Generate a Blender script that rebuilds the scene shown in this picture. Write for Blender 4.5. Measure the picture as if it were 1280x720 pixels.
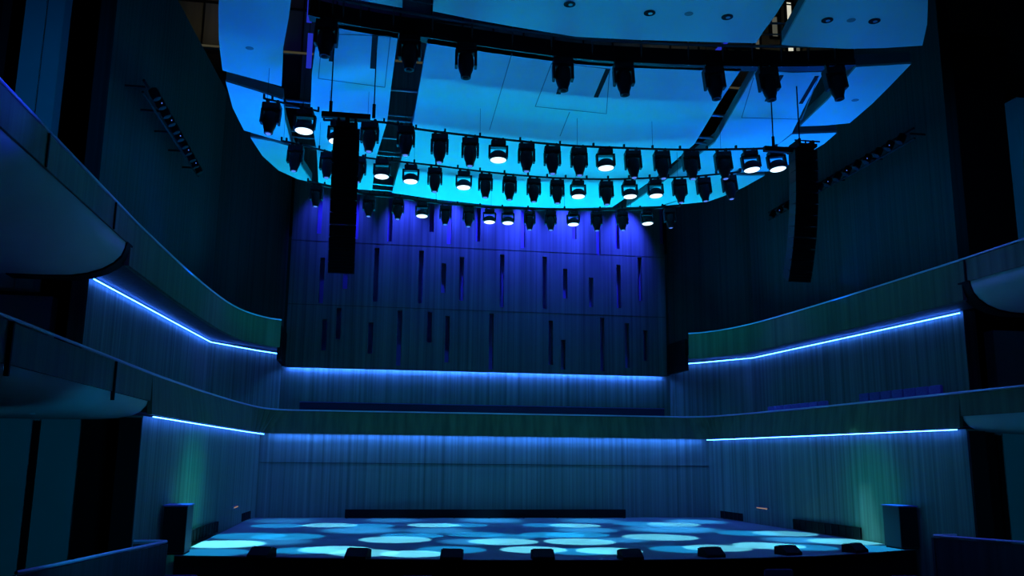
import bpy, bmesh, math, random
from mathutils import Vector, Matrix
random.seed(4)
for o in list(bpy.data.objects): bpy.data.objects.remove(o, do_unlink=True)
S = bpy.context.scene
COL = S.collection
PI = math.pi

# ------------------------------------------------------------------ camera
FPX = 1105.0
CAM = Vector((-5.0, 0.0, 2.24))
PITCH, YAW, ROLL = [math.radians(a) for a in (10.9, 9.3, .55)]
_r0 = Vector((math.cos(YAW), -math.sin(YAW), 0))
FW = Vector((math.sin(YAW)*math.cos(PITCH), math.cos(YAW)*math.cos(PITCH), math.sin(PITCH)))
_u0 = _r0.cross(FW)
RT = math.cos(ROLL)*_r0 + math.sin(ROLL)*_u0
UP = -math.sin(ROLL)*_r0 + math.cos(ROLL)*_u0
cd = bpy.data.cameras.new('camera'); co = bpy.data.objects.new('camera', cd); COL.objects.link(co)
cd.sensor_width = 36; cd.lens = FPX/1280*36; cd.clip_start = .1; cd.clip_end = 300
co.matrix_world = Matrix(((RT.x, UP.x, -FW.x, CAM.x), (RT.y, UP.y, -FW.y, CAM.y), (RT.z, UP.z, -FW.z, CAM.z), (0, 0, 0, 1)))
S.camera = co

def ray(x, y): return FW + RT*((x-640)/FPX) - UP*((y-360)/FPX)
def atz(x, y, z):
    d = ray(x, y); return CAM + d*((z-CAM.z)/d.z)
def aty(x, y, Y):
    d = ray(x, y); return CAM + d*((Y-CAM.y)/d.y)

# ------------------------------------------------------------------ world, exposure
S.view_settings.view_transform = 'Standard'; S.view_settings.look = 'None'
S.view_settings.exposure = -.15; S.view_settings.gamma = 1; S.view_settings.use_curve_mapping = False
w = bpy.data.worlds.new('world'); S.world = w; w.use_nodes = True
bg = w.node_tree.nodes['Background']
bg.inputs[0].default_value = (.0, .42, 1.0, 1); bg.inputs[1].default_value = .004

# ------------------------------------------------------------------ lights
def spot(loc, target, power, color, deg, blend=.15, radius=.05, name='stage_spot'):
    l = bpy.data.lights.new(name, 'SPOT'); l.energy = power; l.color = color
    l.spot_size = math.radians(deg); l.spot_blend = blend; l.shadow_soft_size = radius
    o = bpy.data.objects.new(name, l); COL.objects.link(o); o.location = loc
    o.rotation_euler = (Vector(target)-Vector(loc)).to_track_quat('-Z', 'Y').to_euler()
    return o
CY = (.01, .46, 1.0)
CYW = (.15, .80, 1.0)
# pools on the stage floor: x, y of the pool in the photograph, half width, strength, softness
POOLS = [
 (355,651,40,.30,1),(347,657.3,33,.42,0),(413,656.5,34,.9,0),(460,657.3,33,.42,0),(450,663,48,.55,1),
 (360,670.5,43,.42,0),(310,670,45,.40,0),(280,680,50,1.7,.3),(340,677,48,.35,1),(262,690.5,46,.40,0),
 (380,688,40,.45,0),(419,687,45,1.1,.1),(455,691,42,.9,0),(516,692.3,39,1.2,0),
 (490,650.5,35,.35,1),(543,656.5,33,.95,0),(577,656.5,33,.40,0),(613,650.5,42,.6,1),(548,663,45,.40,1),
 (515,669.5,39,.45,0),(494,674.5,44,.95,0),(594,668,37,.40,0),(590,677,42,.40,1),(629,677,44,.95,.1),
 (637,671,35,.3,0),(564,687,43,.42,0),(690,668.5,41,.40,0),(722,668.5,40,.45,0),(687,656.5,34,.38,0),
 (719,656.8,32,.9,0),(738,651,40,.45,1),(732,662.5,42,.5,1),(724,677,44,1.0,0),(775,675,36,.4,1),
 (667,687,41,1.1,0),(725,689.5,40,.42,0),(761,688.5,41,1.1,0),(802,655,35,.40,0),(842,655.5,33,.8,0),
 (869,652,38,.6,.6),(840,661.5,58,.6,1),(825,671.5,47,.85,.1),(855,686.5,42,.42,0),(896,685,41,.8,0),
 (960,682,43,1.0,.1),(935,666.5,38,.40,0),(981,667,38,.65,0),(1003,684,40,.4,0),(1055,677,45,.85,.4),
 (1100,686,42,.45,0),(1000,675,45,.5,1)]
KP = 15500
for (x, y, hw, st, so) in POOLS:
    c = atz(x, y, 0); d = (c-CAM).length
    rad = hw/FPX*d
    src = Vector((c.x*.97, min(max(c.y, 20.5), 31)*.55+11.6, 10.0))
    h = (src-c).length
    col = CY if st < .5 else CYW
    if so >= .6: col = (.03, .44, 1.0)
    spot(src, c, KP*st*(1.5 if so >= .6 else 1.45 if st < .5 else 1), col, 2*math.degrees(math.atan(rad*(1.15 if so >= .6 else 1)/h)), .9 if so >= .6 else .12+so*.8, .04)
# broad blue wash of the stage floor
for x in (-6.5, -2.2, 2.2, 6.5):
    spot((x, 24, 10.2), (x*.95, 28, 0), 420, (.0, .05, 1.0), 62, .8, .3, 'stage_wash')
for sx in (-1, 1):
    spot((sx*5.5, 28, 10.2), (sx*8.0, 32.5, 0), 1000, (.035, .04, 1.0), 50, 1, .3, 'stage_wash')
# violet down light that catches every rail and ledge
for x in (-8.5, -3, 3, 8.5):
    for y in (19.5, 30): spot((x, y, 10.0), (x*1.12, y, 0), 420, (.07, .05, 1.0), 85, 1, .3, 'violet_down')
# unseen area lights added at choir gallery, pit and sides to brighten the reflectors
def area(loc, target, power, color, sx, sy, name='reflector_fill', spread=180):
    l = bpy.data.lights.new(name, 'AREA'); l.shape = 'RECTANGLE'; l.size = sx; l.size_y = sy
    l.energy = power; l.color = color; l.spread = math.radians(spread)
    o = bpy.data.objects.new(name, l); COL.objects.link(o); o.location = loc
    o.rotation_euler = (Vector(target)-Vector(loc)).to_track_quat('-Z', 'Y').to_euler()
    return o
area((0, 35.6, 5.2), (0, 31.2, 12), 1100, (.0, .52, 1.0), 15, 1.2, spread=112)
area((0, 15, -.8), (0, 20, 12), 30, (.0, .32, 1.0), 14, 3, spread=75)
for sx in (-1, 1):
    area((sx*10.6, 27, 7.7), (sx*9.0, 25.5, 12), 350, (.0, .12, 1.0), 1, 11, spread=95)
# violet blue scallops on the slotted back wall
for (px, pw) in ((400, 40), (437, 55), (505, 110), (562, 140), (612, 120), (655, 190), (705, 190), (738, 90), (780, 210)):
    p = aty(px, 290, 38.2)
    spot((p.x, 36.9, 14.2), (p.x, 38.2, 12.2), pw*20, (.024, .05, 1.0), 60, 1, .12, 'wall_wash')
# teal and violet beams on the side walls
spot((2, 26, 10), (-9.2, 24.6, 1.2), 5500, (.0, .75, .55), 15, 1, .5, 'side_beam')
spot((-2, 26, 10), (9.3, 23.9, 1.2), 3000, (.0, .75, .45), 15, 1, .5, 'side_beam')
spot((0, 25, 11), aty(267, 300, 31), 420, (.06, .05, 1.0), 5, 1, .1, 'side_beam')
spot((0, 25, 11), aty(267, 262, 31), 150, (.06, .05, 1.0), 9, 1, .1, 'side_beam')
spot((0, 25, 11), aty(932, 310, 33), 420, (.06, .05, 1.0), 5, 1, .1, 'side_beam')
spot((6, 24, 10), aty(270, 443, 33), 2200, (.06, .06, 1.0), 9, 1, .1, 'side_beam')
spot((-6, 24, 10), aty(920, 470, 34), 1100, (.06, .08, 1.0), 9, 1, .1, 'side_beam')
# violet and warm spill in the attic behind the reflectors
spot((-7, 31, 15), (-8.5, 38.3, 24), 500, (.06, .05, 1.0), 60, 1, .3, 'attic_spill')
spot((0, 30, 15), (0, 38.3, 23), 250, (.05, .06, 1.0), 90, 1, .3, 'attic_spill')
for x in (-12, 9, 15): spot((x, 35.5, 20.4), (x, 38.3, 22.5), 32, (1.0, .85, .5), 130, 1, .3, 'attic_spill')
# violet light grazing the near gallery front, and teal fill added to brighten the box columns
spot((0, 15, 10), (-10.35, 13.4, 7.85), 7000, (.015, .05, 1.0), 13, 1, .3, 'side_beam')
spot((-7, 14, 8.6), (-13.4, 22.8, 10.5), 900, (.0, .25, 1.0), 50, 1, .3, 'box_fill')
spot((8, 16, 8.6), (13.4, 22.8, 10.5), 500, (.0, .30, 1.0), 50, 1, .3, 'box_fill')
spot((-7.5, 13, 1.8), (-13.5, 22.8, .9), 260, (.0, .42, 1.0), 70, 1, .3, 'box_fill')
spot((8.5, 13, 1.8), (13.5, 22.8, .9), 260, (.0, .42, 1.0), 70, 1, .3, 'box_fill')
spot((-4, 19, 10), (-8.9, 16.5, .6), 900, (.06, .04, 1.0), 30, 1, .3, 'violet_down')
spot((4, 20, 10), (8.6, 17.8, .6), 700, (.06, .04, 1.0), 26, 1, .3, 'violet_down')
# broad teal spill over the stage walls
for (x, tx) in ((-5, -5), (0, 0), (5, 5)):
    spot((x, 22.5, 8.5), (tx, 34.5, 1.9), 150, (.0, .50, .75), 50, 1, .3, 'stage_wash')
for sx in (-1, 1):
    spot((-sx*4, 24, 8.5), (sx*9.3, 28, 1.9), 60, (.0, .50, .75), 50, 1, .3, 'stage_wash')

# ------------------------------------------------------------------ materials
def mat(name, col, rough=.6, metal=0, spec=.3):
    m = bpy.data.materials.new(name); m.use_nodes = True
    b = m.node_tree.nodes['Principled BSDF']
    b.inputs['Base Color'].default_value = (*col, 1); b.inputs['Roughness'].default_value = rough
    b.inputs['Metallic'].default_value = metal; b.inputs['Specular IOR Level'].default_value = spec
    return m
def noisy(name, c1, c2, scale, rough=.6, bump=0, detail=3, spec=.3, metal=0):
    m = mat(name, c1, rough, metal, spec); nt = m.node_tree; b = nt.nodes['Principled BSDF']
    tc = nt.nodes.new('ShaderNodeTexCoord'); mp = nt.nodes.new('ShaderNodeMapping'); mp.inputs['Scale'].default_value = scale
    n = nt.nodes.new('ShaderNodeTexNoise'); n.inputs['Scale'].default_value = 1; n.inputs['Detail'].default_value = detail
    r = nt.nodes.new('ShaderNodeValToRGB'); r.color_ramp.elements[0].position = .3; r.color_ramp.elements[1].position = .7
    r.color_ramp.elements[0].color = (*c1, 1); r.color_ramp.elements[1].color = (*c2, 1)
    L = nt.links
    L.new(tc.outputs['Object'], mp.inputs[0]); L.new(mp.outputs[0], n.inputs[0]); L.new(n.outputs[0], r.inputs[0]); L.new(r.outputs[0], b.inputs['Base Color'])
    if bump:
        bp = nt.nodes.new('ShaderNodeBump'); bp.inputs['Strength'].default_value = bump; bp.inputs['Distance'].default_value = .03
        L.new(n.outputs[0], bp.inputs['Height']); L.new(bp.outputs[0], b.inputs['Normal'])
    return m
def emit(name, col, st):
    m = bpy.data.materials.new(name); m.use_nodes = True; nt = m.node_tree
    nt.nodes.remove(nt.nodes['Principled BSDF']); e = nt.nodes.new('ShaderNodeEmission')
    e.inputs[0].default_value = (*col, 1); e.inputs[1].default_value = st
    nt.links.new(e.outputs[0], nt.nodes['Material Output'].inputs[0]); return m
WOODM = noisy('upper fluted wood', (.075, .072, .066), (.165, .16, .145), (7, 7, .07), .55, .5, 6)  # darker copy of the fluted wood; slotted wall's dimness is in its colour
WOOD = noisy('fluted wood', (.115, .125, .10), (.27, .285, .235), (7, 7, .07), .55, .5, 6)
WOODD = noisy('dark fluted wood', (.026, .026, .024), (.052, .052, .048), (7, 7, .07), .6, .4, 6)  # darkest copy of the wood; the upper walls' shade is in its colour
PARA = noisy('parapet wood', (.068, .085, .044), (.125, .15, .078), (5, 5, .1), .5, .2, 3)
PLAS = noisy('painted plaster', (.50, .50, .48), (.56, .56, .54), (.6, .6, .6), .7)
PANEL = noisy('reflector paint', (.74, .74, .74), (.78, .78, .78), (.5, .5, .5), .5)
PEDGE = mat('reflector edge', (.25, .25, .26), .6)
BLACK = mat('matte black', (.006, .006, .007), .7, 0, .15)
BLKMET = noisy('black powder coat', (.008, .008, .01), (.014, .014, .016), (9, 9, 9), .5, 0, 2, .25)
STEEL = mat('galvanised steel', (.35, .36, .38), .4, .7)
RAIL = mat('satin rail', (.6, .55, .7), .45, .2)  # violet of the reflected overhead light is mixed into the rail colour
STAGE = noisy('stage vinyl', (.215, .215, .22), (.24, .24, .245), (1.5, 1.5, 1.5), .55, 0, 3, .2)
DARK = noisy('dark house paint', (.012, .012, .014), (.02, .02, .022), (1, 1, 1), .8)
SLOTM = mat('slot lining', (.16, .08, .30), .7)
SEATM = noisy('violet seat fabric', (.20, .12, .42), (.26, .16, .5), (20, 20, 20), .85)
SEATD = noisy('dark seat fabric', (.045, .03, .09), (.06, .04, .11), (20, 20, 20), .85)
GALL = noisy('gallery boards', (.10, .10, .085), (.16, .155, .13), (2.2, 2.2, .1), .7)
LED = emit('blue led', (.03, .16, 1.0), 38)
LEDB = emit('bright blue led', (.03, .17, 1.0), 170)
GLOWV = emit('violet strip glow', (.025, .05, .85), .6)  # glow put into the strips to show them lit
WARM = emit('warm lit window', (.80, .78, .62), .95)
WARMD = emit('dim warm window', (.10, .10, .075), .8)
EDGEGLOW = emit('warm lit edge', (.30, .27, .16), .17)  # glow stands in for the warm-lit bottom edge of the gallery wall
LENSW = emit('wash lens', (.62, .85, 1.0), 2.2)
LENSS = emit('spot lens', (.12, .25, .95), 1.0)
PULLGLOW = emit('warm pull glint', (.75, .45, .3), .5)

# ------------------------------------------------------------------ mesh helpers
def obj(name, bm, m, parent=None, smooth=False):
    me = bpy.data.meshes.new(name); bm.normal_update(); bm.to_mesh(me); bm.free()
    me.materials.append(m)
    if smooth:
        for p in me.polygons: p.use_smooth = True
        me.set_sharp_from_angle(angle=math.radians(38))
    o = bpy.data.objects.new(name, me); COL.objects.link(o)
    if parent: o.parent = parent; 
    return o
def tag(o, label, cat, group=None, kind=None):
    o['label'] = label; o['category'] = cat
    if group: o['group'] = group
    if kind: o['kind'] = kind
    return o
def thing(name, label, cat, loc=(0, 0, 0), group=None, rz=0):
    o = bpy.data.objects.new(name, None); COL.objects.link(o); o.location = loc; o.rotation_euler = (0, 0, rz)
    o.empty_display_size = .2
    return tag(o, label, cat, group)
def struct(name, bm, m, parent=None):
    o = obj(name, bm, m, parent)
    if not parent: o['kind'] = 'structure'
    return o
def box(bm, c, s, rot=None, bev=0):
    M = Matrix.Translation(c) @ (rot.to_4x4() if rot else Matrix()) @ Matrix.Diagonal((*s, 1))
    r = bmesh.ops.create_cube(bm, size=1, matrix=M)
    if bev:
        es = {e for v in r['verts'] for e in v.link_edges}
        bmesh.ops.bevel(bm, geom=list(es), offset=bev, segments=2, affect='EDGES', profile=.6)
    return bm
def NB(): return bmesh.new()
def tube(bm, a, b, r, seg=8):
    a, b = Vector(a), Vector(b); d = b-a
    M = Matrix.Translation((a+b)/2) @ d.to_track_quat('Z', 'Y').to_matrix().to_4x4()
    bmesh.ops.create_cone(bm, cap_ends=True, segments=seg, radius1=r, radius2=r, depth=d.length, matrix=M)
    return bm
def pipe(bm, pts, r, seg=8):
    pts = [Vector(p) for p in pts]; rings = []
    for i, p in enumerate(pts):
        t = (pts[min(i+1, len(pts)-1)]-pts[max(i-1, 0)]).normalized()
        q = t.to_track_quat('Z', 'Y')
        rings.append([bm.verts.new(p + q @ Vector((math.cos(2*PI*k/seg)*r, math.sin(2*PI*k/seg)*r, 0))) for k in range(seg)])
    for a, b in zip(rings, rings[1:]):
        for k in range(seg): bm.faces.new((a[k], a[(k+1) % seg], b[(k+1) % seg], b[k]))
    bm.faces.new(rings[0][::-1]); bm.faces.new(rings[-1])
    return bm
def lathe(bm, prof, seg=20, M=None):
    M = M or Matrix()
    rings = [[bm.verts.new(M @ Vector((r*math.cos(2*PI*k/seg), r*math.sin(2*PI*k/seg), z))) for k in range(seg)] for r, z in prof]
    for a, b in zip(rings, rings[1:]):
        for k in range(seg): bm.faces.new((a[k], a[(k+1) % seg], b[(k+1) % seg], b[k]))
    bm.faces.new(rings[0][::-1]); bm.faces.new(rings[-1])
    bmesh.ops.recalc_face_normals(bm, faces=bm.faces)
    return bm
def prism(bm, poly, z0, z1):
    """polygon of (x, y) extruded from z0 to z1"""
    lo = [bm.verts.new((p[0], p[1], z0)) for p in poly]; hi = [bm.verts.new((p[0], p[1], z1)) for p in poly]
    n = len(poly)
    f = [bm.faces.new(lo), bm.faces.new(hi)]
    for i in range(n): bm.faces.new((lo[i], lo[(i+1) % n], hi[(i+1) % n], hi[i]))
    bmesh.ops.recalc_face_normals(bm, faces=bm.faces)
    return bm
def loft(bm, rows):
    """closed-section solid: rows[i] is a closed loop of points"""
    R = [[bm.verts.new(p) for p in r] for r in rows]; n = len(rows[0])
    for a, b in zip(R, R[1:]):
        for k in range(n): bm.faces.new((a[k], a[(k+1) % n], b[(k+1) % n], b[k]))
    bm.faces.new(R[0][::-1]); bm.faces.new(R[-1])
    bmesh.ops.recalc_face_normals(bm, faces=bm.faces)
    return bm
def wallrun(bm, pts, z0, z1, th):
    """vertical wall following plan points, thickened to the left of its direction"""
    rows = []
    for i, p in enumerate(pts):
        a = Vector(pts[max(i-1, 0)]); b = Vector(pts[min(i+1, len(pts)-1)]); t = (b-a).normalized(); n = Vector((-t.y, t.x))*th
        rows.append([(p[0], p[1], z0), (p[0], p[1], z1), (p[0]+n.x, p[1]+n.y, z1), (p[0]+n.x, p[1]+n.y, z0)])
    return loft(bm, rows)
def copy_tree(o, parent=None):
    c = o.copy(); COL.objects.link(c)
    if parent: c.parent = parent
    for ch in o.children: copy_tree(ch, c)
    return c
def smoothpts(P, n=4):
    """Catmull-Rom through the points"""
    out = []; P = [Vector(p) for p in P]
    for i in range(len(P)-1):
        p0, p1, p2, p3 = P[max(i-1, 0)], P[i], P[i+1], P[min(i+2, len(P)-1)]
        for k in range(n):
            t = k/n
            out.append(.5*((2*p1)+(p2-p0)*t+(2*p0-5*p1+4*p2-p3)*t*t+(3*p1-p0-3*p2+p3)*t*t*t))
    out.append(P[-1]); return out
mir = lambda pts: [(-p[0],)+tuple(p[1:]) for p in pts]

# ------------------------------------------------------------------ setting: stage, walls, ceiling
front = [(-9.16, 21.9), (-6.58, 21.3), (-4.09, 20.72), (-1.61, 20.35), (.75, 20.18), (3.4, 20.25), (5.85, 20.62), (7.7, 21.25), (9.46, 22.05)]
struct('floor', prism(NB(), front+[(8.95, 34.6), (-8.95, 34.6)], -.02, 0), STAGE)
b = NB(); prism(b, [(p[0], p[1]+.06) for p in front]+[(8.9, 34.3), (-8.9, 34.3)], -1.3, -.022); struct('trim_1', b, BLACK)
b = NB(); box(b, (0, 12, -1.4), (44, 48, .2)); struct('floor', b, DARK)
# lower back wall behind the stage, side walls of the stage
Z1 = 3.55
b = NB(); box(b, (0, 34.95, (Z1-.1)/2), (17.7, .5, Z1+.1)); struct('wall_back', b, WOOD)
for sx, nm in ((-1, 'wall_left'), (1, 'wall_right')):
    pts = [(sx*9.62, 19.9), (sx*9.55, 21.5), (sx*9.35, 26), (sx*9.05, 31.5), (sx*8.84, 34.75)]
    b = NB(); wallrun(b, pts if sx < 0 else pts, -1.3, 3.05, .35*(1 if sx < 0 else -1)); struct(nm, b, WOOD)
# thin reveal line of the panelling (a shadow gap)
b = NB(); box(b, (0, 34.69, 2.0), (17.6, .02, .02)); struct('trim_2', b, WOODD)

# upper walls
for sx, nm in ((-1, 'wall_left'), (1, 'wall_right')):
    pts = [(sx*11.75, 22.5), (sx*11.5, 26), (sx*11.25, 30), (sx*10.95, 34.6), (sx*9.6, 36.9), (sx*8.55, 38.35)]
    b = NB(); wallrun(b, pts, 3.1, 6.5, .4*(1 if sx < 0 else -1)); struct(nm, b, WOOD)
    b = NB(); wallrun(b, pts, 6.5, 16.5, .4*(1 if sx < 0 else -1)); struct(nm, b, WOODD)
b = NB(); box(b, (0, 38.85, 4.55), (17.6, .3, 2.9)); struct('wall_back', b, WOOD)

# slotted back wall: real recesses
SL = [(400, 240, 292), (446, 240, 299), (488, 238, 302), (540, 238, 290), (562, 250, 305), (598, 250, 302), (654, 250, 310), (718, 250, 299), (748, 250, 319), (771.5, 240, 311), (827, 250, 305),
      (402, 322, 379), (432, 318, 361), (470, 310, 377), (526, 313, 379), (554.5, 329, 366), (577, 321, 376), (627.5, 318, 384), (681, 321, 386), (706.5, 336, 373), (739, 347, 384), (773.5, 331, 385), (800, 322, 376),
      (405, 399, 438), (423, 385, 424), (463, 403, 442), (499, 388, 457), (537, 390, 428), (559, 395, 453), (614, 392, 462), (688.5, 401, 456), (704, 425, 462), (753, 397, 464), (784, 404, 460), (807, 413, 451)]
holes = []
for (px, ya, yb) in SL:
    a = aty(px, (ya+yb)/2, 38.2); za = aty(px, ya, 38.2).z; zb = aty(px, yb, 38.2).z
    if ya <= 250: za = 14.6
    holes.append((a.x-.1, a.x+.1, zb, za))
ZB, ZT, X0, X1 = 5.93, 20.0, -8.42, 8.36
xs = sorted({X0, X1} | {h[0] for h in holes} | {h[1] for h in holes})
b = NB()
for xa, xb in zip(xs, xs[1:]):
    if xb-xa < 1e-4: continue
    hs = sorted([(h[2], h[3]) for h in holes if h[0] < xb-1e-5 and h[1] > xa+1e-5]); z = ZB
    for (za, zb) in hs:
        if za > z: box(b, ((xa+xb)/2, 38.35, (z+za)/2), (xb-xa, .3, za-z))
        z = max(z, zb)
    box(b, ((xa+xb)/2, 38.35, (z+ZT)/2), (xb-xa, .3, ZT-z))
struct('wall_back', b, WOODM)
b = NB(); box(b, (0, 38.6, 13.0), (16.9, .12, 14.0)); struct('trim_3', b, SLOTM)
for i, zz in enumerate((11.42, 8.62)):
    b = NB()
    for xa, xb in ((X0, X1),): box(b, ((xa+xb)/2, 38.195, zz), (xb-xa, .012, .025))
    struct('trim_%d' % (4+i), b, WOODD)
# edge fin beside the side gallery ends
for sx in (-1, 1):
    b = NB(); box(b, (sx*8.45, 37.0, 6.65), (.14, 2.3, 1.35)); struct('trim_6', b, BLACK)

# gallery and attic above the reflectors
zg = 20.12
b = NB(); box(b, (0, 38.5, 25), (40, .4, 9.6)); struct('wall_back', b, GALL)
b = NB(); box(b, (0, 38.25, zg-.02), (40, .1, .06)); struct('trim_7', b, EDGEGLOW)
b = NB()
for k in range(26): box(b, (-18.6+k*1.45, 38.25, 25), (.07, .12, 9.6))
box(b, (0, 38.25, 22.2), (40, .1, .08)); box(b, (0, 38.25, 24.8), (40, .1, .08)); struct('trim_8', b, BLACK)
b = NB(); box(b, (-13.0, 39.0, 16), (9.2, .4, 8.4)); box(b, (13.0, 39.0, 16), (9.2, .4, 8.4)); struct('wall_back', b, DARK)
b = NB(); box(b, (0, 20, 30), (60, 42, .3)); struct('ceiling', b, DARK)
for sx, nm in ((-1, 'wall_left'), (1, 'wall_right')):
    b = NB(); box(b, (sx*20, 20, 14), (.4, 42, 32)); struct(nm, b, DARK)
WIN = [(946, 6, 44, 62, 1), (967.5, 8, 21, 46, 1), (985.5, 7, 3, 29, 2), (988, 8, 57, 79, 2), (997, 6, 57, 77, 1), (922, 2.5, 65, 78, 1)]
for i, (px, ww, ya, yb, k) in enumerate(WIN):
    a = aty(px, ya, 38.2); c = aty(px, yb, 38.2); hw = ww/2/FPX*42
    b = NB(); box(b, (a.x, 38.24, (a.z+c.z)/2), (hw*2, .06, a.z-c.z)); o = struct('window_%d' % (i+1), b, WARM if k == 2 else WARMD)
    f = NB()
    for s in (-1, 1): box(f, (a.x+s*(hw+.05), 38.2, (a.z+c.z)/2), (.1, .14, a.z-c.z+.2))
    for zz in (a.z+.05, c.z-.05): box(f, (a.x, 38.2, zz), (hw*2+.2, .14, .1))
    obj('window_frame', f, BLACK, o)

# ------------------------------------------------------------------ side boxes beside the stage (near walls and columns)
for sx, side in ((-1, 'left'), (1, 'right')):
    nm = 'wall_'+side
    dx = 0 if sx < 0 else 1.2; zt = 14.25 if sx < 0 else 13.2
    b = NB()
    for (xa, xb) in ((13.02+dx, 13.42+dx), (13.46+dx, 13.95+dx)):
        box(b, (sx*(xa+xb)/2, 22.8, (6.15+zt)/2), (xb-xa, .5, zt-6.15))
    box(b, (sx*(13.44+dx), 22.9, (6.15+zt)/2), (.06, .4, zt-6.15))
    struct(nm, b, PLAS)
    b = NB(); box(b, (sx*(14.6+dx*1.5), 21.9, 10.5), (1.0, .5, 9)); struct(nm, b, BLACK)
    b = NB(); box(b, (sx*13.9, 22.9, 2.3), (2.6 if sx < 0 else 2.2, .4, 7.4))
    struct(nm, b, PLAS)
    b = NB(); box(b, (sx*12.62, 22.66, .9), (.14, .1, 4.2)); struct('trim_9', b, BLACK)
    b = NB(); box(b, (sx*11.9, 22.9, .9), (1.3, .4, 4.4)); struct(nm, b, PLAS if sx < 0 else BLACK)  # right copy is black in place of the dark opening
    b = NB(); box(b, (sx*9.84, 19.85, .85), (.44, .08, 4.3)); struct(nm, b, BLACK)  # black cover added so the wall end reads as dark
    b = NB(); box(b, (sx*14.3, 25.4, 10.6), (4.0, .3, 12.2)); struct(nm, b, BLACK)
    b = NB(); box(b, (sx*10.6, 22.3, .9), (1.7, .2, 4.4)); struct(nm, b, BLACK)  # black sheet standing in for the darkness of the side opening
    b = NB(); box(b, (sx*17.2, 22.9, 8), (4.2, .3, 18.5)); struct(nm, b, BLACK)

# ------------------------------------------------------------------ balconies
def ring(x, y, prof, sx):
    return [(sx*(x+p[0]), y, p[1]) for p in prof]
def offs(pts, d):
    out = []
    for i, p in enumerate(pts):
        a = Vector(pts[max(i-1, 0)]); c = Vector(pts[min(i+1, len(pts)-1)]); t = (c-a).normalized()
        out.append((p[0]-t.y*d, p[1]+t.x*d))
    return out
def parapet(bm, top, bot, z0, z1, th):
    """top / bottom plan lines, thickness to the left of the path"""
    to, bo = offs(top, th), offs(bot, th)
    return loft(bm, [[(a[0], a[1], z1), (c[0], c[1], z1), (d[0], d[1], z0), (b_[0], b_[1], z0)] for a, b_, c, d in zip(top, bot, to, bo)])

# upper side balconies
for sx, side in ((-1, 'left'), (1, 'right')):
    t = thing('balcony', 'upper side balcony with wood-fronted parapet above the %s of the stage' % side, 'balcony', (0, 0, 0))
    th = .12 if sx < 0 else -.12
    near = [(sx*10.35, 4), (sx*10.35, 12), (sx*10.37, 20.6)]
    far = [tuple(p) for p in smoothpts([(sx*10.37, 20.6), (sx*10.3, 24), (sx*10.15, 28), (sx*9.9, 31.5), (sx*9.5, 33.6), (sx*8.9, 34.9), (sx*8.38, 35.4)], 3)]
    b = NB(); parapet(b, near, [(p[0]*1.0, p[1]) for p in near], 6.88, 7.46, th); obj('parapet', b, PARA, t)
    b = NB(); parapet(b, far, far, 6.42, 7.46, th); obj('parapet', b, PARA, t)
    b = NB(); pipe(b, [(p[0], p[1], 7.5) for p in near[:-1]+far], .028); obj('handrail', b, RAIL, t, True)
    # bulging plaster soffit near the camera
    prof = [(10.40, 6.90), (10.42, 6.75), (10.48, 6.58), (10.62, 6.42), (10.85, 6.27), (11.15, 6.16), (11.5, 6.10), (12.0, 6.08), (15, 6.08), (15, 6.6), (11, 6.9)]
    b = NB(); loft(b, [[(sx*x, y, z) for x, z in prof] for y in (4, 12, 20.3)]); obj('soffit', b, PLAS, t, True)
    b = NB(); loft(b, [[(sx*x, y, z) for x, z in [(10.36, 6.9), (10.39, 6.72), (10.45, 6.54), (10.6, 6.38), (10.83, 6.23), (11.13, 6.12), (11.5, 6.05), (12.8, 6.05), (12.8, 6.9)]] for y in (20.3, 20.75)]); obj('end_cap', b, BLACK, t, True)
    # flat soffit above the light line, floor slab
    inner = [(sx*11.75, 20.75), (sx*11.73, 22.5), (sx*11.45, 26), (sx*11.25, 30), (sx*10.95, 34.4), (sx*9.3, 36.4), (sx*8.5, 37.6)]
    fr = [(sx*10.5, 20.77), (sx*10.5, 22.6), (sx*10.42, 26), (sx*10.2, 30), (sx*9.75, 33.8), (sx*9.1, 35.2), (sx*8.5, 35.6)]
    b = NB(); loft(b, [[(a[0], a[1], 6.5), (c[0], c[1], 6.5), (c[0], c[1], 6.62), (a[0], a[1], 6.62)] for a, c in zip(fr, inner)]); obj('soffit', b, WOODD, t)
    led = [(sx*11.64, 22.5), (sx*11.4, 26), (sx*11.14, 30), (sx*10.83, 34.5), (sx*9.45, 36.8), (sx*8.47, 38.1)]
    b = NB(); pipe(b, [(x, y, 6.43) for x, y in led], .014, 6); obj('light_strip', b, LED, t)
    for y in ((15.0, 19.1) if sx < 0 else (16.5, 20.4)):
        b = NB(); box(b, (sx*10.345, y, 7.17), (.03, .05, .58)); obj('panel_joint', b, BLACK, t)
    b = NB()
    for y in (13.5, 14.7, 15.9, 17.1):
        tube(b, (sx*12.0, y, 6.05), (sx*12.0, y, 6.12), .07, 12)
    obj('downlight', b, STEEL, t)

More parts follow.
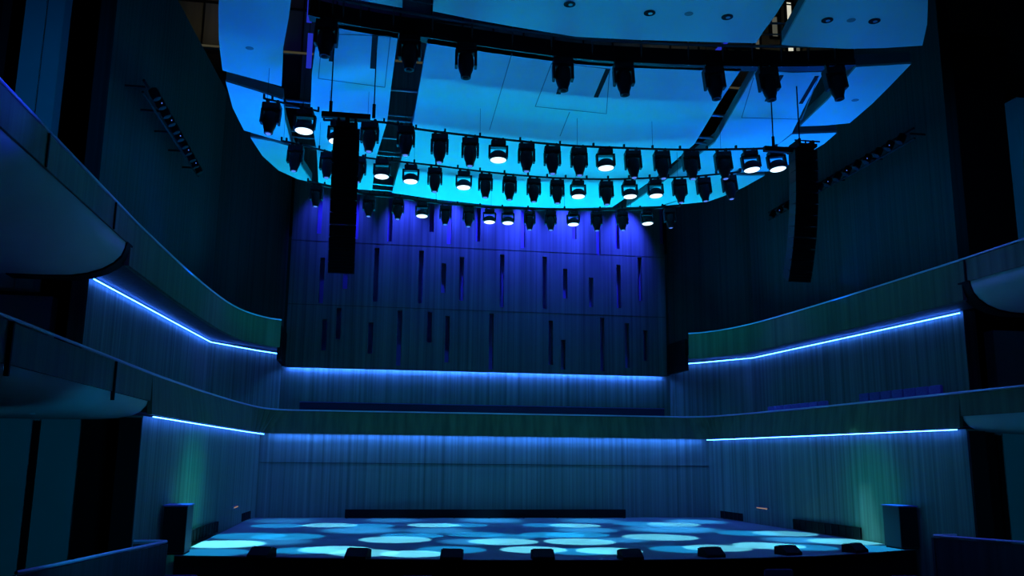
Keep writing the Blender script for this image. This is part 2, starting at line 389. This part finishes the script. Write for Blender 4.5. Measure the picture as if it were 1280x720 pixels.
# lower U-shaped balcony
t = thing('balcony', 'lower balcony wrapping around the stage with wood parapet and blue light line', 'balcony', (0, 0, 0))
nearL = [(-9.52, 4), (-9.52, 12), (-9.5, 19.9)]
topL = [tuple(p) for p in smoothpts([(-9.5, 19.9), (-9.42, 23), (-9.25, 27), (-8.95, 31), (-8.6, 33.3), (-8.0, 34.25), (-7.2, 34.4), (-4, 34.4)], 3)]
botL = [tuple(p) for p in smoothpts([(-9.45, 19.9), (-9.3, 23), (-9.12, 27), (-8.9, 31), (-8.74, 33.3), (-8.5, 34.28), (-7.2, 34.3), (-4, 34.3)], 3)]
top = topL + [(0, 34.4)] + mir(topL)[::-1]
bot = botL + [(0, 34.3)] + mir(botL)[::-1]
b = NB(); parapet(b, top, bot, 3.08, 3.9, .1); obj('parapet', b, PARA, t)
b = NB(); pipe(b, [(p[0], p[1], 3.94) for p in nearL[:-1]+top+mir(nearL[:-1])[::-1]], .026); obj('handrail', b, RAIL, t, True)
for sx in (-1, 1):
    nr = [(sx*-p[0], p[1]) for p in nearL]
    b = NB(); parapet(b, nr, nr, 3.36, 3.9, .1 if sx < 0 else -.1); obj('parapet', b, PARA, t)
    prof = [(9.55, 3.38), (9.58, 3.26), (9.68, 3.14), (9.85, 3.05), (10.1, 2.99), (10.5, 2.96), (11, 2.95), (15.5, 2.95), (15.5, 3.2), (10, 3.38)]
    b = NB(); loft(b, [[(sx*x, y, z) for x, z in prof] for y in (4, 12, 19.9)]); obj('soffit', b, PLAS, t, True)
    b = NB(); prism(b, [(sx*9.62, 19.95), (sx*12.6, 19.95), (sx*12.6, 22.7), (sx*12.0, 23.5), (sx*11.4, 34.6), (sx*9.2, 36.5), (sx*8.6, 38.6), (sx*8.6, 34.5), (sx*9.05, 34.3), (sx*9.35, 27)], 3.12, 3.3); obj('floor_slab', b, DARK, t)
    for y in ((12.1, 17.0, 21.9) if sx < 0 else (22.2,)):
        b = NB(); box(b, (sx*9.5, y, 3.55), (.06, .05, .7)); obj('panel_joint', b, BLACK if sx < 0 else STEEL, t)
    b = NB()
    for y in (14, 15.4, 17.2): tube(b, (sx*10.9, y, 2.93), (sx*10.9, y, 2.98), .06, 12)
    obj('downlight', b, STEEL, t)
b = NB(); box(b, (0, 36.6, 3.2), (17.3, 4.2, .2)); obj('floor_slab', b, DARK, t)
ledp = [(-9.44, 20.0), (-9.18, 26), (-8.9, 31.5), (-8.68, 34.45)]
for P in (ledp, mir(ledp)):
    b = NB(); pipe(b, [(x, y, 3.035) for x, y in P], .011, 6); obj('light_strip', b, LED, t)
b = NB(); pipe(b, [(-8.5, 34.45, 3.115), (8.5, 34.45, 3.115)], .011, 6); obj('light_strip', b, LEDB, t)
# light line hidden under the slotted wall
b = NB(); pipe(b, [(-8.3, 38.56, 5.965), (8.25, 38.56, 5.965)], .012, 6); tag(obj('light_strip', b, LEDB), 'long blue light line under the slotted upper back wall', 'light strip')

# choir bench behind the lower parapet
t = thing('choir_bench', 'long dark choir bench behind the rear balcony parapet', 'bench', (0, 36.4, 3.3))
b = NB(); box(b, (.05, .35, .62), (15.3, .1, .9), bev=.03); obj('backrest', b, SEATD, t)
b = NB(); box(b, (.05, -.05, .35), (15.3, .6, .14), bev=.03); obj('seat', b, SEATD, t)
b = NB()
for k in range(9): box(b, (-7.4+k*1.87, .1, .14), (.08, .5, .28))
obj('support', b, BLACK, t)
b = NB(); box(b, (.05, .35, 1.09), (15.3, .14, .03)); obj('top_rail', b, SEATM, t)

# seats on the right of the lower balcony
ORD = ['first', 'second', 'third', 'fourth', 'fifth', 'sixth', 'seventh', 'eighth', 'ninth', 'tenth', 'eleventh', 'twelfth', 'thirteenth', 'fourteenth', 'fifteenth', 'sixteenth', 'seventeenth', 'eighteenth', 'nineteenth']
def seat(label, group, loc, rz, m=None):
    t = thing('theatre_seat', label, 'seat', loc, group, rz)
    m = m or SEATM
    b = NB(); box(b, (0, .28, .66), (.49, .1, .6), bev=.04); obj('backrest', b, m, t, True)
    b = NB(); box(b, (0, 0, .42), (.48, .46, .12), bev=.03); obj('seat_cushion', b, m, t, True)
    b = NB(); box(b, (0, .1, .19), (.1, .3, .38)); obj('pedestal', b, BLACK, t)
    for s in (-1, 1):
        b = NB(); box(b, (s*.235, .05, .58), (.04, .4, .05)); obj('armrest', b, BLACK, t)
    return t
sA, sB = aty(1069, 492, 24.6), aty(1183, 478, 20.2)
n = 7
proto = None
def seat_run(pts, n, lab, grp, top):
    global proto
    (xa, ya), (xb, yb) = pts
    ang = math.atan2(yb-ya, xb-xa)
    for k in range(n):
        f = (k+.5)/n; loc = (xa+(xb-xa)*f, ya+(yb-ya)*f, top-.96); rz = ang+PI
        if proto is None: proto = seat(lab % ORD[k], grp, loc, rz)
        else:
            o = copy_tree(proto); o.location = loc; o.rotation_euler.z = rz; o['label'] = lab % ORD[k]; o['group'] = grp
a, c = aty(1066, 490, 25.2), aty(1188, 476, 20.6)
seat_run(((10.55, 25.7), (10.75, 21.9)), 7, 'violet seat, %s from the stage in the raised nearer row on the right balcony', 'violet seats in the nearer row of the right balcony', 4.32)
seat_run(((10.0, 31.0), (10.25, 27.1)), 7, 'violet seat, %s from the stage end of the low farther row on the right balcony', 'violet seats in the farther row of the right balcony', 4.2)

# ------------------------------------------------------------------ ceiling reflector panels
ZC = 12.0
def pz(pts, z=ZC): return [atz(x, y, z) for x, y in pts]
PANELS = {
 'large central ceiling reflector panel behind the middle of the lighting pipes': [(535,48),(640,64),(740,78),(830,84),(927,86),(898,130),(868,180),(820,222),(765,259),(700,260.5),(620,257),(550,250),(490,241),(503,195),(517,150)],
 'long narrow ceiling reflector panel left of the central one behind the left speaker array': [(399,28),(450,34),(498,41),(490,100),(484,152),(470,197),(465,238),(430,235),(398,228),(396,190),(388,140),(390,90)],
 'narrow ceiling reflector panel right of the central one above the right lighting pipe end': [(946,88),(990,91),(1030,90),(1010,125),(990,166),(950,200),(915,220),(868,243),(825,257.5),(783,259),(840,220),(894,178)],
 'upper outer ceiling reflector panel at the far left with a curved outer edge': [(275,-25),(318,-8),(364,-2),(361,22),(354,60),(352,108),(315,98),(278,88),(273.5,50),(273,10)],
 'middle outer ceiling reflector panel at the left behind the first spotlight': [(282,102),(318,113),(354,125),(356,150),(364,180),(335,172),(305,163),(291,135)],
 'lower outer ceiling reflector panel at the left rim above the dark side wall': [(313,172),(342,177),(366,184),(375,205),(390,228),(372,224),(348,213),(328,195)],
 'upper outer ceiling reflector panel at the right below the front tier': [(1070,84),(1105,82),(1139,80),(1115,105),(1090,130),(1062,154),(1030,157),(1000,158),(1035,125)],
 'middle outer ceiling reflector panel at the right beside the right speaker array': [(990,168),(1018,167),(1046,166),(1030,180),(1012,190),(988,205),(968,214),(915,216),(955,195)],
 'lower outer ceiling reflector panel at the right rim of the ceiling disc': [(918,219),(938,220),(956,219.5),(930,234),(905,245),(885,252),(860,254.5),(832,257),(875,240)],
 'large front ceiling reflector panel with three round downlight openings': [(541,14),(590,24),(640,33),(720,46),(800,50),(870,52),(945,54),(955,38),(970,18),(985,-6),(1000,-30),(760,-60),(545,-50)],
 'right front ceiling reflector panel with two round downlight openings': [(977,56),(1015,59),(1060,61),(1105,60),(1153,57),(1159,30),(1160,0),(1150,-30),(1090,-45),(1030,-35),(1008,0)],
 'left front ceiling reflector panel seen as a sliver at the top edge': [(430,-3),(465,3),(503,10),(504,-30),(430,-40)],
}
SEAMS = {0: [((690,78),(669,133)), ((669,133),(758,142)), ((762,86),(758,142)), ((640,66),(612,162)), ((712,140),(700,170)), ((690,78),(762,86))],
         1: [((403,42),(398,98)), ((398,98),(481,109)), ((488,45),(481,109)), ((403,42),(488,45))],
         2: [((942,97),(927,147)), ((927,147),(1002,149)), ((1002,149),(1022,99))]}
SLOTS = {0: [((760,86),(745,121),.12), ((703,100),(698,117),.12)], 1: [((469,44),(466,85),.14), ((416,50),(414,76),.12)], 2: [((977,94),(958,126),.10), ((1021,95),(1001,129),.10)]}
DOWN = {9: [(712,5),(812,16),(909,21)], 10: [(1034,25),(1093,26)]}
VENT = {3: [(312,60)], 6: [(1069,125)], 9: [(861,17)], 10: [(1064,25)]}
for i, (lab, pts) in enumerate(PANELS.items()):
    P = pz(pts); c = sum(P, Vector())/len(P)
    t = thing('ceiling_reflector', lab, 'ceiling panel', (c.x, c.y, ZC), 'ceiling reflector panels')
    L = [(p.x-c.x, p.y-c.y) for p in P]
    b = NB(); prism(b, L, 0, .06); obj('panel', b, PANEL, t)
    b = NB(); prism(b, [(x*.995, y*.995) for x, y in L], .065, .34); obj('backing_frame', b, PEDGE, t)
    for (a, d) in SEAMS.get(i, []):
        a, d = atz(*a, ZC)-c, atz(*d, ZC)-c; v = d-a
        b = NB(); box(b, ((a.x+d.x)/2, (a.y+d.y)/2, -.003), (v.length, .022, .012), Matrix.Rotation(math.atan2(v.y, v.x), 3, 'Z')); obj('seam', b, PEDGE, t)
    for (a, d, wd) in SLOTS.get(i, []):
        a, d = atz(*a, ZC)-c, atz(*d, ZC)-c; v = d-a
        b = NB(); box(b, ((a.x+d.x)/2, (a.y+d.y)/2, -.005), (v.length, wd, .03), Matrix.Rotation(math.atan2(v.y, v.x), 3, 'Z')); obj('cable_slot', b, BLACK, t)
    for q in DOWN.get(i, []):
        a = atz(*q, ZC)-c
        b = NB(); lathe(b, [(.10, .03), (.13, .01), (.13, -.015), (.10, -.02), (.10, -.005)], 20, Matrix.Translation((a.x, a.y, 0))); o = obj('downlight', b, BLACK, t, True)
        b = NB(); lathe(b, [(.045, -.004), (.05, -.012), (.02, -.014)], 14, Matrix.Translation((a.x+.02, a.y, -.008))); obj('lamp', b, STEEL, o, True)
    for q in VENT.get(i, []):
        a = atz(*q, ZC)-c
        b = NB(); lathe(b, [(.09, .0), (.10, -.006), (.02, -.012)], 16, Matrix.Translation((a.x, a.y, 0))); obj('sprinkler_plate', b, PEDGE, t, True)

# cross beams seen in the gaps between panels
def gapbeams(label, rows):
    t = thing('cross_bracing', label, 'roof bracing', (0, 0, 0))
    for (xa, xb, y, r, dz) in rows:
        a, c = atz(xa, y, ZC+dz), atz(xb, y+ (xb-xa)*.09, ZC+dz)
        b = NB(); tube(b, a, c, r); obj('crossbar', b, STEEL, t)
    return t
gapbeams('steel cross bars in the gap left of the central ceiling panel', [(484,526,111,.05,.36),(480,520,143,.03,.36),(480,520,149,.05,.36),(474,514,171,.05,.36),(470,512,188,.03,.36),(470,508,193,.04,.36),(462,502,229,.04,.36),(462,500,236,.03,.36)])
gapbeams('steel cross bars in the dark gap at the left of the ceiling disc', [(345,394,124,.05,.36),(345,394,132,.03,.36),(355,394,162,.05,.36),(358,396,170,.03,.36),(362,398,180,.04,.36)])
gapbeams('steel cross bars in the gap right of the central ceiling panel', [(885,920,143,.05,.36),(872,900,171,.05,.2),(868,898,178,.04,.2),(830,858,197,.05,.36),(786,826,236,.04,.36)])

# ------------------------------------------------------------------ lighting bridge in the ceiling gap
tb = thing('lighting_bridge', 'curved steel lighting bridge in the gap of the ceiling reflectors', 'catwalk', (0, 0, 0))
low = smoothpts([atz(x, y, 12.0) for x, y in [(386,20),(415,27),(450,34),(540,49),(640,64),(740,76),(860,82),(940,84),(1010,84),(1068,82)]], 4)
b = NB(); pipe(b, [p+Vector((0, 0, .05)) for p in low], .05); obj('chord', b, STEEL, tb, True)
b = NB(); pipe(b, [p+Vector((0, -.05, .55)) for p in low], .04); obj('chord', b, STEEL, tb, True)
b = NB(); pipe(b, [p+Vector((0, -.1, 1.15)) for p in low], .03); obj('guard_rail', b, STEEL, tb, True)
b = NB(); pipe(b, [p+Vector((0, -.1, .85)) for p in low], .02); obj('guard_rail', b, STEEL, tb, True)
for p in low[::2]: obj('post', tube(NB(), p+Vector((0, -.02, 0)), p+Vector((0, -.1, 1.15)), .022, 6), STEEL, tb)
b = NB()
loft(b, [[(p.x, p.y-.05, p.z+.0), (p.x, p.y+.25, p.z+.0), (p.x, p.y+.25, p.z+.42), (p.x, p.y-.05, p.z+.42)] for p in low]); obj('side_beam', b, BLKMET, tb)

# ------------------------------------------------------------------ moving heads
def make_spot(label, group, lensm=None):
    t = thing('moving_head_spotlight', label, 'spotlight', (0, 0, 0), group)
    b = NB(); box(b, (0, 0, -.15), (.46, .34, .17), bev=.03); obj('base', b, BLKMET, t)
    for s in (-1, 1):
        b = NB(); box(b, (s*.13, 0, -.03), (.05, .1, .1)); tube(b, (s*.13, -.05, .02), (s*.13, .05, .02), .045, 10); obj('clamp', b, BLKMET, t)
    b = NB()
    for s in (-1, 1): box(b, (s*.215, 0, -.40), (.065, .22, .40), bev=.02)
    box(b, (0, 0, -.255), (.40, .2, .06), bev=.015); obj('yoke', b, BLKMET, t)
    b = NB(); lathe(b, [(.10, -.27), (.165, -.32), (.178, -.42), (.175, -.58), (.155, -.68), (.118, -.78), (.112, -.86), (.09, -.865)], 20); h = obj('head', b, BLKMET, t, True)
    b = NB(); lathe(b, [(.02, -.862), (.07, -.866), (.065, -.88), (.03, -.89)], 16); obj('lens', b, lensm or LENSS, h, True)
    return t
def make_wash(label, group):
    t = thing('moving_head_wash_light', label, 'wash light', (0, 0, 0), group)
    b = NB(); box(b, (0, 0, -.13), (.42, .34, .15), bev=.03); obj('base', b, BLKMET, t)
    for s in (-1, 1):
        b = NB(); box(b, (s*.13, 0, -.02), (.05, .1, .1)); tube(b, (s*.13, -.05, .02), (s*.13, .05, .02), .045, 10); obj('clamp', b, BLKMET, t)
    b = NB()
    for s in (-1, 1): box(b, (s*.25, 0, -.36), (.06, .18, .36), bev=.02)
    box(b, (0, 0, -.215), (.5, .2, .05), bev=.015); obj('yoke', b, BLKMET, t)
    b = NB(); lathe(b, [(.06, -.33), (.15, -.36), (.225, -.42), (.248, -.50), (.252, -.60), (.235, -.605)], 24); h = obj('head', b, BLKMET, t, True)
    b = NB(); lathe(b, [(.05, -.603), (.228, -.607), (.2, -.625), (.06, -.635)], 20); obj('lens', b, LENSW, h, True)
    return t
protos = {}
def fixture(kind, label, group, loc, sc, tilt=(0, 0)):
    if kind not in protos:
        protos[kind] = o = make_wash(label, group) if kind == 'w' else make_spot(label, group, BLACK if kind == 't' else None)
    else:
        o = copy_tree(protos[kind]); o['label'] = label; o['group'] = group
    o.location = loc; o.scale = (sc, sc, sc); o.rotation_euler = (tilt[0], tilt[1], YAW*-.6)
    return o
def interp(P, x):
    for (a, b_), (c, d) in zip(P, P[1:]):
        if a <= x <= c: return b_+(d-b_)*(x-a)/(c-a)
    return P[0][1] if x < P[0][0] else P[-1][1]
def bar(name, label, P, z, r, parts_every=1.1, drop=True):
    t = thing(name, label, 'lighting bar', (0, 0, 0))
    W = smoothpts([atz(x, y, z) for x, y in P], 4)
    b = NB(); pipe(b, W, r); obj('pipe', b, BLKMET, t, True)
    if drop:
        for p in W[1:-1:5]: obj('hanger_rod', tube(NB(), p, (p.x, p.y, ZC+.05), .005, 6), BLKMET, t)
    for p in W[::2]: obj('clip', box(NB(), p+Vector((0, 0, .05)), (.05, .08, .12)), BLKMET, t)
    return t
ZP = 11.15
PA0 = [(330,123),(356,129),(398,139)]
PA = [(405,150),(440,151),(480,153),(520,161),(600,171),(700,181),(780,185),(850,187),(920,186.5),(1012,184)]
PB0 = [(352,176),(371,180),(424,193)]
PB = [(430,194),(490,201),(545,207),(600,214),(660,220),(707,223),(760,224),(812,222.5),(860,221),(925,215)]
PC = [(385,227),(430,237),(462,243),(500,247),(545,253),(600,258),(660,261),(750,262),(800,261),(850,257)]
bar('lighting_bar', 'short lighting pipe at the far left of the ceiling disc', PA0, ZP, .03)
bar('lighting_bar', 'nearest curved lighting pipe under the ceiling disc', PA, ZP, .035)
bar('lighting_bar', 'short middle lighting pipe left of the left speaker array', PB0, ZP, .03)
bar('lighting_bar', 'middle curved lighting pipe under the ceiling disc', PB, ZP, .03)
bar('lighting_bar', 'farthest curved lighting pipe at the rear rim of the ceiling disc', PC, ZP, .05)
rowA = [(341,'s',128),(383,'w',137),(424,'w',151),(463,'s',152),(508,'s',157),(550,'s',0),(588,'s',0),(623,'w',0),(658,'s',0),(690,'s',0),(723,'s',0),(756,'w',0),(790,'s',0),(826,'s',0),(862,'s',0),(902,'s',0),(936,'w',0),(968,'w',0)]
rowB = [(371,'s',181),(411,'s',190),(449,'s',196),(478,'w',199),(514,'w',0),(544,'s',0),(580,'w',0),(607,'s',0),(637,'s',0),(667,'s',0),(696,'s',0),(722,'w',0),(757,'s',0),(786,'w',0),(818,'w',0),(848,'s',0),(878,'s',0),(910,'s',0)]
rowC = [(397,'s',0),(462,'s',0),(498,'s',0),(528,'w',0),(557,'s',0),(586,'s',0),(612,'w',0),(635,'w',0),(662,'s',0),(688,'s',0),(716,'w',0),(745,'s',0),(777,'s',0),(808,'w',0),(836,'s',0)]
rowT = [(x, 't', y) for x, y in [(410,25),(513,43),(583,54),(703,71),(778,77),(890,82.5),(957,84),(1040,83)]]
def row(R, P, z, sc, lab, grp, scw=None):
    ks = 0; kw = 0
    for (x, k, y) in R:
        yy = y or interp(P, x)+2
        p = atz(x, yy, z)
        if k != 'w': l = 'black spotlight, %s of its kind from the left %s' % (ORD[ks], lab); ks += 1
        else: l = 'glowing wash light, %s of its kind from the left %s' % (ORD[kw], lab); kw += 1
        tx = (x-640)/640
        fixture(k, l, grp, p-Vector((0, 0, 0)), sc if k != 'w' else (scw or sc), (-.05, -.22*max(0, tx)+(-.3*min(0, tx+.25))))
row(rowA, PA, ZP-.02, 1.0, 'on the nearest lighting pipe', 'lights on the nearest lighting pipe', 1.0)
row(rowB, PB, ZP-.02, .94, 'on the middle lighting pipe', 'lights on the middle lighting pipe', .93)
row(rowC, PC, ZP-.03, .86, 'on the farthest lighting pipe', 'lights on the farthest lighting pipe', .86)
row(rowT, None, 11.97, 1.06, 'under the lighting bridge', 'spotlights under the lighting bridge')

# ------------------------------------------------------------------ speaker arrays
def array(side, xt, zt, yt=20.5):
    t = thing('line_array_speaker', 'tall black hanging speaker array %s' % ('left of the violet wall' if side < 0 else 'at the right in front of the dark side wall'), 'speaker', (xt, yt, zt), 'hanging speaker arrays')
    n = 12; y = 0; z = 0
    for k in range(n):
        a = math.radians(2+ (k/(n-1))**1.4*24)
        h = .285
        cy, cz = y+math.sin(a)*h/2, z-math.cos(a)*h/2
        R = Matrix.Rotation(a, 3, 'X')
        b = NB()
        # trapezoid cabinet
        pr = [(-.31, -.2), (.31, -.2), (.25, .28), (-.25, .28)]
        prism(b, pr, -.135, .135)
        bmesh.ops.transform(b, matrix=Matrix.Translation((0, cy, cz)) @ R.to_4x4(), verts=b.verts)
        cab = obj('cabinet', b, BLKMET, t)
        g = NB(); 
        for q in range(3): box(g, (0, -.207, -.08+q*.08), (.54, .012, .05))
        bmesh.ops.transform(g, matrix=Matrix.Translation((0, cy, cz)) @ R.to_4x4(), verts=g.verts)
        obj('grille', g, BLACK, cab)
        y += math.sin(a)*h; z -= math.cos(a)*h
    b = NB(); box(b, (0, .03, .06), (.5, .7, .08)); box(b, (-.2, .03, .16), (.06, .5, .14)); box(b, (.2, .03, .16), (.06, .5, .14)); obj('rigging_frame', b, BLACK, t)
    return t
array(-1, -5.69, 9.92); array(1, 6.02, 10.2)
# rigging bars and cables
for sx, A, cabs, lab in ((-1, ((402,143),(463,150)), ((413,78,144),(467,84,149)), 'black rigging bar above the left speaker array'), (1, ((955,186),(1014,188)), ((967,120,187),(1000,128,187)), 'black rigging bar above the right speaker array')):
    a, c = aty(*A[0], 20.5), aty(*A[1], 20.5); c.z = a.z
    t = thing('rigging_bar', lab, 'rigging', (0, 0, 0))
    b = NB(); box(b, (a+c)/2, ((c-a).length, .14, .13)); obj('beam', b, BLACK, t)
    for (x, y0, y1) in cabs:
        p = aty(x, y1, 20.5); q = aty(x, y0, 20.5)
        b = NB(); tube(b, (p.x, 20.5, a.z), (p.x, 20.5, ZC+.02), .016, 6); tube(b, (p.x, 20.5, a.z), (p.x, 20.5, a.z+.35), .04, 8); obj('cable', b, BLACK, t)
    mx = -5.69 if sx < 0 else 6.02; tz = 9.92 if sx < 0 else 10.2
    b = NB(); box(b, (mx, 20.5, (a.z+tz+.2)/2), (.1, .12, a.z-tz-.2+.1)); obj('hanger', b, BLACK, t)
    if sx > 0:
        b = NB()
        for dx in (-.15, .1, .3): tube(b, (mx+dx, 20.5, a.z), (mx+dx, 20.5, a.z+.32), .02, 6)
        tube(b, (mx-.2, 20.5, a.z+.3), (mx+.5, 20.5, a.z+.3), .022, 6); tube(b, (mx-.2, 20.5, a.z+.18), (mx+.35, 20.5, a.z+.18), .018, 6)
        obj('frame', b, BLACK, t)

# ------------------------------------------------------------------ lighting bars on the upper side walls
for sx, y0, y1, z, lab in ((-1, 22.6, 29.6, 11.7, 'dark bar of small lamps along the left upper wall'), (1, 22.9, 32.4, 12.1, 'dark bar of small lamps along the right upper wall')):
    t = thing('side_lighting_bar', lab, 'lighting bar', (0, 0, 0))
    xb = sx*10.95
    for dz in (0, -.32):
        b = NB(); tube(b, (xb, y0, z+dz), (xb-sx*.15, y1, z+dz), .035); obj('pipe', b, BLACK, t)
    n = int((y1-y0)/.62)
    for k in range(n):
        y = y0+.35+k*.62
        b = NB(); lathe(b, [(.06, -.02), (.12, -.06), (.13, -.22), (.11, -.34), (.08, -.35)], 12, Matrix.Translation((xb-sx*.12, y, z-.05)) @ Matrix.Rotation(sx*.5, 4, 'Y')); c = obj('lamp', b, BLACK, t, True)
        if k % 2:
            b = NB(); box(b, Vector((xb-sx*.28, y-.1, z-.25)), (.03, .03, .03)); obj('indicator', b, LENSS, c)
    b = NB()
    for k in range(5):
        y = y0+.2+k*(y1-y0-.4)/4
        box(b, (sx*11.2, y, z-.1), (.5, .05, .05))
    obj('wall_bracket', b, BLACK, t)

# ------------------------------------------------------------------ glowing violet strips standing in for blue-lit slats high above
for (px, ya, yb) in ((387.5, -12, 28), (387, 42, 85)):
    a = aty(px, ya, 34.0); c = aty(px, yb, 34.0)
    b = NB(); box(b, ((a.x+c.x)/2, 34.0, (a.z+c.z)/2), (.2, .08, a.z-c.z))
    tb_ = obj('lit_strip', b, GLOWV); obj('hanging_rod', tube(NB(), (a.x, 34.1, c.z), (a.x, 34.1, 29.9), .015, 6), BLKMET, tb_)
    tag(tb_, 'violet glow strip for a lit slat above the left ceiling gap, %s one' % ('upper' if ya < 0 else 'lower'), 'light tube', 'violet glow strips above the ceiling')
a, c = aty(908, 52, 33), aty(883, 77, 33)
b = NB(); tube(b, a, c, .09, 8); tb_ = obj('lit_strip', b, GLOWV)
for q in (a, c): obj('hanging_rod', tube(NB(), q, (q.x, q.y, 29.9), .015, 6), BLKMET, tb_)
tag(tb_, 'slanted violet glow strip for a lit beam above the right of the lighting bridge', 'light tube', 'violet glow strips above the ceiling')

# ------------------------------------------------------------------ things on the stage
# floor monitors along the stage edge
MON = [(327,697.5),(448,699),(566,700),(680,700),(790,700),(892,697),(988,694),(1072,691)]
mp = None
for k, (x, y) in enumerate(MON):
    p = atz(x, y, 0); p.z = 0
    lab = 'black stage floor monitor, %s from the left along the stage edge' % ORD[k]
    if mp is None:
        t = mp = thing('floor_monitor', lab, 'stage monitor', p, 'floor monitors along the stage edge')
        b = NB(); vs = [(-.3, -.02), (.2, -.02+.02), (.2, .22), (-.06, .26), (-.3, .08)]
        rows = [[(sx, yy, max(zz, 0)) for yy, zz in vs] for sx in (-.29, .29)]
        loft(b, rows); obj('cabinet', b, BLACK, t)
        b = NB(); box(b, (0, .07, .252), (.5, .24, .012), Matrix.Rotation(-.15, 3, 'X')); obj('grille', b, BLACK, t)
        b = NB()
        for s in (-1, 1): box(b, (s*.2, -.1, .01), (.05, .1, .02))
        obj('foot', b, BLACK, t)
    else:
        t = copy_tree(mp); t['label'] = lab; t.location = p
    t.location.y += .18; t.scale = (.85, .85, .85)
    t.rotation_euler.z = -math.atan2(p.x, 14)*.9*-1

# speaker cabinets at the stage corners
for sx, lab in ((-1, 'tall black speaker cabinet at the left front corner of the stage'), (1, 'tall black speaker cabinet at the right front corner of the stage')):
    t = thing('stage_speaker', lab, 'speaker', (sx*9.2, 22.3, 0), 'speaker cabinets at the stage corners')
    b = NB(); box(b, (0, 0, .56), (.52, .75, 1.04), bev=.015); obj('cabinet', b, mat('dark blue cabinet', (.05, .05, .055), .5), t)
    b = NB(); box(b, (0, -.385, .56), (.5, .02, 1.0)); obj('grille', b, BLACK, t)
    b = NB(); box(b, (0, 0, 1.095), (.56, .79, .03)); obj('lit_top', b, SEATM, t)  # violet light falling on the cabinet top is put into its colour
    b = NB(); box(b, (0, 0, .02), (.48, .7, .04)); obj('plinth', b, BLACK, t)

# low vents along the foot of the stage walls
def vent(side, y0, y1, z0, z1, lab):
    x = lambda y: side*(9.17-(y-28)*.04)
    t = thing('wall_vent', lab, 'vent', (x((y0+y1)/2), (y0+y1)/2, 0), 'vents at the foot of the stage walls')
    L = y1-y0; ang = side*-math.atan(.055)*-1
    b = NB(); box(b, (0, 0, (z0+z1)/2), (.05, L, z1-z0)); obj('opening', b, BLACK, t)
    k = int(L/.35)
    for i in range(k+1): obj('slat', box(NB(), (-side*.03, -L/2+i*L/k, (z0+z1)/2), (.03, .03, z1-z0)), BLKMET, t)
    t.rotation_euler.z = ang
vent(-1, 23.4, 27.8, .03, .34, 'long black vent low on the left stage wall')
vent(-1, 32.2, 33.7, .03, .30, 'short black vent low on the left stage wall near the back corner')
vent(1, 24.5, 28.2, .03, .36, 'long black vent low on the right stage wall')
vent(1, 32.0, 33.8, .03, .30, 'short black vent low on the right stage wall near the back corner')
t = thing('low_screen', 'long low black screen along the foot of the back stage wall', 'screen', (-.2, 34.28, 0))
b = NB(); box(b, (0, 0, .165), (10.75, .08, .31)); obj('panel', b, BLACK, t)
b = NB()
for k in range(9): box(b, (-5.3+k*1.325, -.06, .03), (.06, .2, .05))
obj('foot', b, BLACK, t)
for sx, Y, z, lab in ((-1, 30.2, .63, 'small door pull with warm glint on the left stage wall'), (1, 30.2, .60, 'small door pull with warm glint on the right stage wall')):
    t = thing('wall_lamp', lab, 'lamp', (sx*8.98, Y, z), 'small door pulls on the stage walls')
    b = NB(); box(b, (sx*.0, 0, 0), (.06, .9, .05)); obj('pull_bar', b, STEEL, t)
    b = NB(); box(b, (-sx*.035, 0, -.01), (.01, .85, .03)); obj('lens', b, PULLGLOW, t)  # glowing bar paints the warm glint on the door pull

# ------------------------------------------------------------------ front side boxes with rails
for sx, px in ((-1, [(20, 716), (75, 705), (140, 691), (208, 677)]), (1, [(1168, 669.5), (1225, 674), (1280, 678), (1400, 688)])):
    P = [tuple(atz(x, y, .6))[:2] for x, y in px]
    t = thing('box_parapet', 'low parapet with violet lit handrail beside the %s end of the stage' % ('left' if sx < 0 else 'right'), 'parapet', (0, 0, 0))
    b = NB(); wallrun(b, P, -1.3, .55, .1 if sx < 0 else .1); obj('parapet', b, WOODD, t)
    e = P[-1] if sx < 0 else P[0]; q = (e[0]-sx*-.35, e[1]+.1) if sx < 0 else (e[0]+.3, e[1]+.1)
    b = NB(); box(b, ((e[0]*2+sx*.6)/2, e[1]+.06, -.375), (.62, .1, 1.85)); obj('return_panel', b, WOODD, t)
    b = NB(); pipe(b, [(x, y, .6) for x, y in P], .028); obj('handrail', b, RAIL, t, True)
    b = NB(); tube(b, (e[0], e[1]+.03, .6), (e[0]+sx*.62, e[1]+.1, .6), .028); obj('handrail', b, RAIL, t, True)
# a few stall seats in the dark in front of the stage
sp = None
for k, (x, y) in enumerate(((230, 716), (520, 717), (965, 709), (1120, 717))):
    p = aty(x, y, 17.2)
    lab = 'dim stalls seat in the dark below the stage edge, %s from the left' % ORD[k]
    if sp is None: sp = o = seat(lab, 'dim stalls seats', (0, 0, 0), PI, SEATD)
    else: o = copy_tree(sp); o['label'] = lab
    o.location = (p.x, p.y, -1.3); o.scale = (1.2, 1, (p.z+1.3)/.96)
